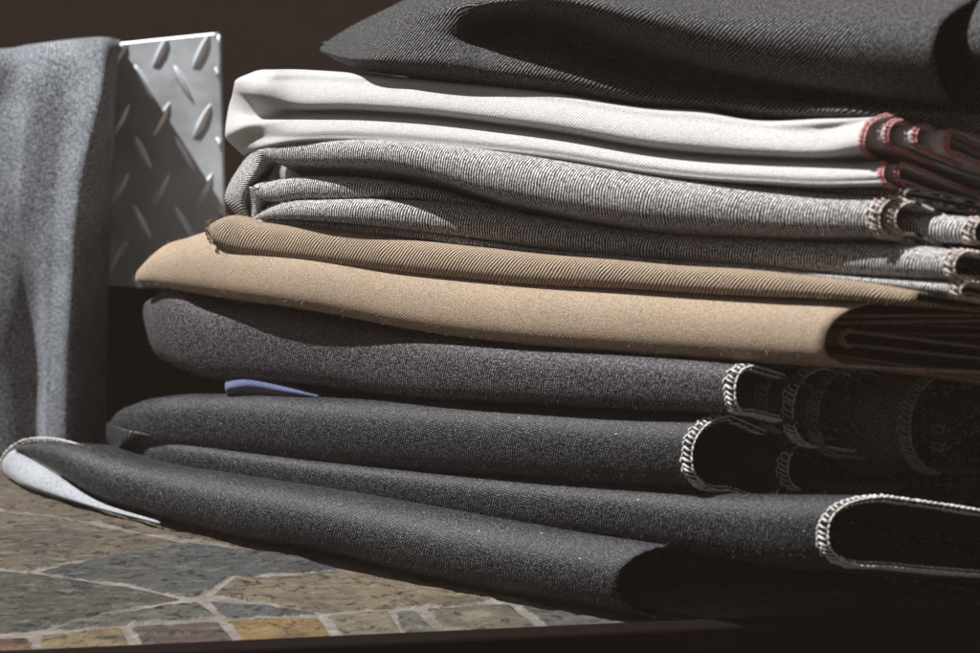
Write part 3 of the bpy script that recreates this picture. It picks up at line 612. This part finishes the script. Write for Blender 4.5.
def table_patch(l0, l1, d0, d1, step):
    nl, nd = int((l1-l0)/step)+1, int((d1-d0)/step)+1
    LL, DD = np.meshgrid(np.linspace(l0, l1, nl), np.linspace(d0, d1, nd))
    Pp = EL[None, None, :2]+LL[..., None]*ed[:2]+DD[..., None]*en[:2]; Q = Pp.reshape(-1, 2)
    # voronoi default
    r2 = np.random.default_rng(5); seeds = []; cell = .075
    for i in range(-9, 16):
        for j in range(-3, 14):
            c = EL[:2]+ed[:2]*((i+.5*(j % 2)+r2.uniform(-.3, .3))*cell)+en[:2]*((j+r2.uniform(-.3, .3))*cell*.8); seeds.append(c)
    seeds = np.array(seeds); pal = np.array([(.12, .12, .11), (.18, .145, .10), (.085, .09, .09), (.25, .20, .13), (.14, .10, .085), (.10, .115, .125)])
    sc = pal[r2.integers(0, len(pal), len(seeds))]
    d1_ = np.full(len(Q), 9.); d2_ = np.full(len(Q), 9.); idx = np.zeros(len(Q), int)
    for i, c in enumerate(seeds):
        d = np.hypot(*(Q-c).T); m = d < d1_; d2_ = np.where(m, d1_, np.minimum(d2_, d)); idx[m] = i; d1_ = np.where(m, d, d1_)
    gap = (d2_-d1_)*.5; colr = sc[idx].copy(); lev = (idx*7919 % 13)/13.
    near = np.full(len(Q), 9.); any_in = np.zeros(len(Q), bool)
    for pi, (pl, c) in enumerate(polys):
        ins = np.zeros(len(Q), bool); dd = np.full(len(Q), 9.)
        for a in range(len(pl)):
            p, q = pl[a], pl[(a+1) % len(pl)]; cr = ((p[1] > Q[:, 1]) != (q[1] > Q[:, 1]))
            xi = (q[0]-p[0])*(Q[:, 1]-p[1])/(q[1]-p[1]+1e-12)+p[0]; ins ^= cr & (Q[:, 0] < xi)
            t = np.clip(((Q-p)@(q-p))/((q-p)@(q-p)), 0, 1); dd = np.minimum(dd, np.hypot(*(Q-(p+t[:, None]*(q-p))).T))
        near = np.minimum(near, dd); any_in |= ins
        gap = np.where(ins, dd, gap); colr[ins] = c; lev = np.where(ins, (pi*5 % 7)/7., lev)
    gap = np.where(~any_in & (near < .009), 0, gap)
    gmm = gap*1000; up = smooth01((gmm-.6)/2.2)
    z = np.empty(len(Q))
    for i, (x, y) in enumerate(Q):
        a = mn.fractal(Vector((x*28, y*45, lev[i]*9)), .9, 2.1, 4); b = abs(mn.noise(Vector((x*60+y*30, y*85, lev[i]*9))))
        z[i] = -.0018+up[i]*(.0009+lev[i]*.0006+a*.0008-max(0, .12-b)*.006)+a*.0002
    V = np.column_stack([Q, np.minimum(z, .0006)]); return V, grid_faces(nd, nl), gmm, colr
LT, DT = 1.25, .62
V, Fc, gm, cc = table_patch(-.02, .72-.40, .0, .34, .0008)
link_mesh('stone_mosaic', V, Fc, M['stone'], rt, attrs={'gap': gm, 'stone': cc})
def slab(l0, l1, d0, d1, z0, z1, mb):
    b = len(mb.v)
    for z in (z0, z1):
        for l, d in ((l0, d0), (l1, d0), (l1, d1), (l0, d1)): p = EL+ed*l+en*d; mb.v.append(np.array((p[0], p[1], z)))
    mb.f += [(b, b+3, b+2, b+1), (b+4, b+5, b+6, b+7), (b, b+1, b+5, b+4), (b+1, b+2, b+6, b+5), (b+2, b+3, b+7, b+6), (b+3, b, b+4, b+7)]
for (l0, l1, d0, d1) in ((-.5, -.02, 0, .62), (-.02, .32, .34, .62), (.32, .75, 0, .62)):
    V, Fc, gm, cc = table_patch(l0, l1, d0, d1, .004)
    o = link_mesh('stone_mosaic', V, Fc, M['stone'], rt, attrs={'gap': gm, 'stone': cc})
mb = MB(); slab(-.5, .75, .002, .62, -.035, -.006, mb); mb.build('slab', M['rim'], rt, smooth=False)
mb = MB(); slab(-.52, .77, -.014, -.0015, -.045, .0006, mb); slab(-.52, .77, .6215, .634, -.045, .0006, mb); slab(-.52, -.5015, -.0013, .6213, -.045, .0006, mb); slab(.7515, .77, -.0013, .6213, -.045, .0006, mb)
o = mb.build('edge_trim', M['rim'], rt, smooth=False); bv = o.modifiers.new('b', 'BEVEL'); bv.width = .0012; bv.segments = 2
for l, d in ((-.44, .04), (.69, .04), (-.44, .58), (.69, .58)):
    mb = MB(); slab(l-.02, l+.02, d-.02, d+.02, -.72, -.036, mb); mb.build('leg', M['rim'], rt, smooth=False)

# ------------------------------------------------------------------ setting
link_mesh('floor', [(-4, -2, -.72), (4, -2, -.72), (4, 3, -.72), (-4, 3, -.72)], [(0, 1, 2, 3)], M['floor'], smooth=False)['kind'] = 'structure'
link_mesh('wall', [(-4, 2.4, -.72), (4, 2.4, -.72), (4, 2.4, 2.2), (-4, 2.4, 2.2), (-4, 2.5, -.72), (4, 2.5, -.72), (4, 2.5, 2.2), (-4, 2.5, 2.2)],
          [(0, 1, 2, 3), (4, 7, 6, 5), (3, 2, 6, 7), (0, 3, 7, 4), (1, 5, 6, 2)], M['wall'], smooth=False)['kind'] = 'structure'

# ------------------------------------------------------------------ light
L = -SH*.38-NH*.33+np.array([0, 0, .86])
sd = bpy.data.lights.new('sun', 'SUN'); sd.energy = 5.0; sd.angle = math.radians(.6); sd.color = (1, .975, .945)
so = bpy.data.objects.new('sun', sd); col.objects.link(so); so.location = (-1, -.5, 2)
so.rotation_euler = Vector(L).to_track_quat('Z', 'Y').to_euler()
w = bpy.data.worlds.new('World'); scene.world = w; w.use_nodes = True
wt = w.node_tree; bg = wt.nodes['Background']
tc = wt.nodes.new('ShaderNodeTexCoord'); vm = wt.nodes.new('ShaderNodeVectorMath'); vm.operation = 'DOT_PRODUCT'; vm.inputs[1].default_value = (-.45, .0, .88)
wt.links.new(tc.outputs['Generated'], vm.inputs[0])
mr = wt.nodes.new('ShaderNodeMapRange'); wt.links.new(vm.outputs['Value'], mr.inputs[0]); mr.inputs[1].default_value = .12; mr.inputs[2].default_value = 1.0
mx = wt.nodes.new('ShaderNodeMix'); mx.data_type = 'RGBA'; wt.links.new(mr.outputs[0], mx.inputs[0])
mx.inputs[6].default_value = (.028, .021, .0185, 1); mx.inputs[7].default_value = (.21, .19, .18, 1)
wt.links.new(mx.outputs[2], bg.inputs[0]); bg.inputs[1].default_value = 1.0
# thin warm veil added to lift the blacks, round the whole scene
mb = MB(); mb.box((-4.6, -2.6, -1.75), (4.6, 3.2, 2.6)); hz = mb.build('added_veil', None, smooth=False); hz['kind'] = 'stuff'
hm = bpy.data.materials.new('black_lift_veil'); hm.use_nodes = True; ht = hm.node_tree; ht.nodes.clear(); ho = ht.nodes.new('ShaderNodeOutputMaterial')
pv = ht.nodes.new('ShaderNodeVolumePrincipled'); pv.inputs['Density'].default_value = .016; pv.inputs['Color'].default_value = (1, .74, .62, 1)
ht.links.new(pv.outputs[0], ho.inputs['Volume']); hz.data.materials.append(hm)
scene.view_settings.view_transform = 'Standard'; scene.view_settings.look = 'None'; scene.view_settings.gamma = 1; scene.view_settings.exposure = .8
scene.cycles.use_denoising = True
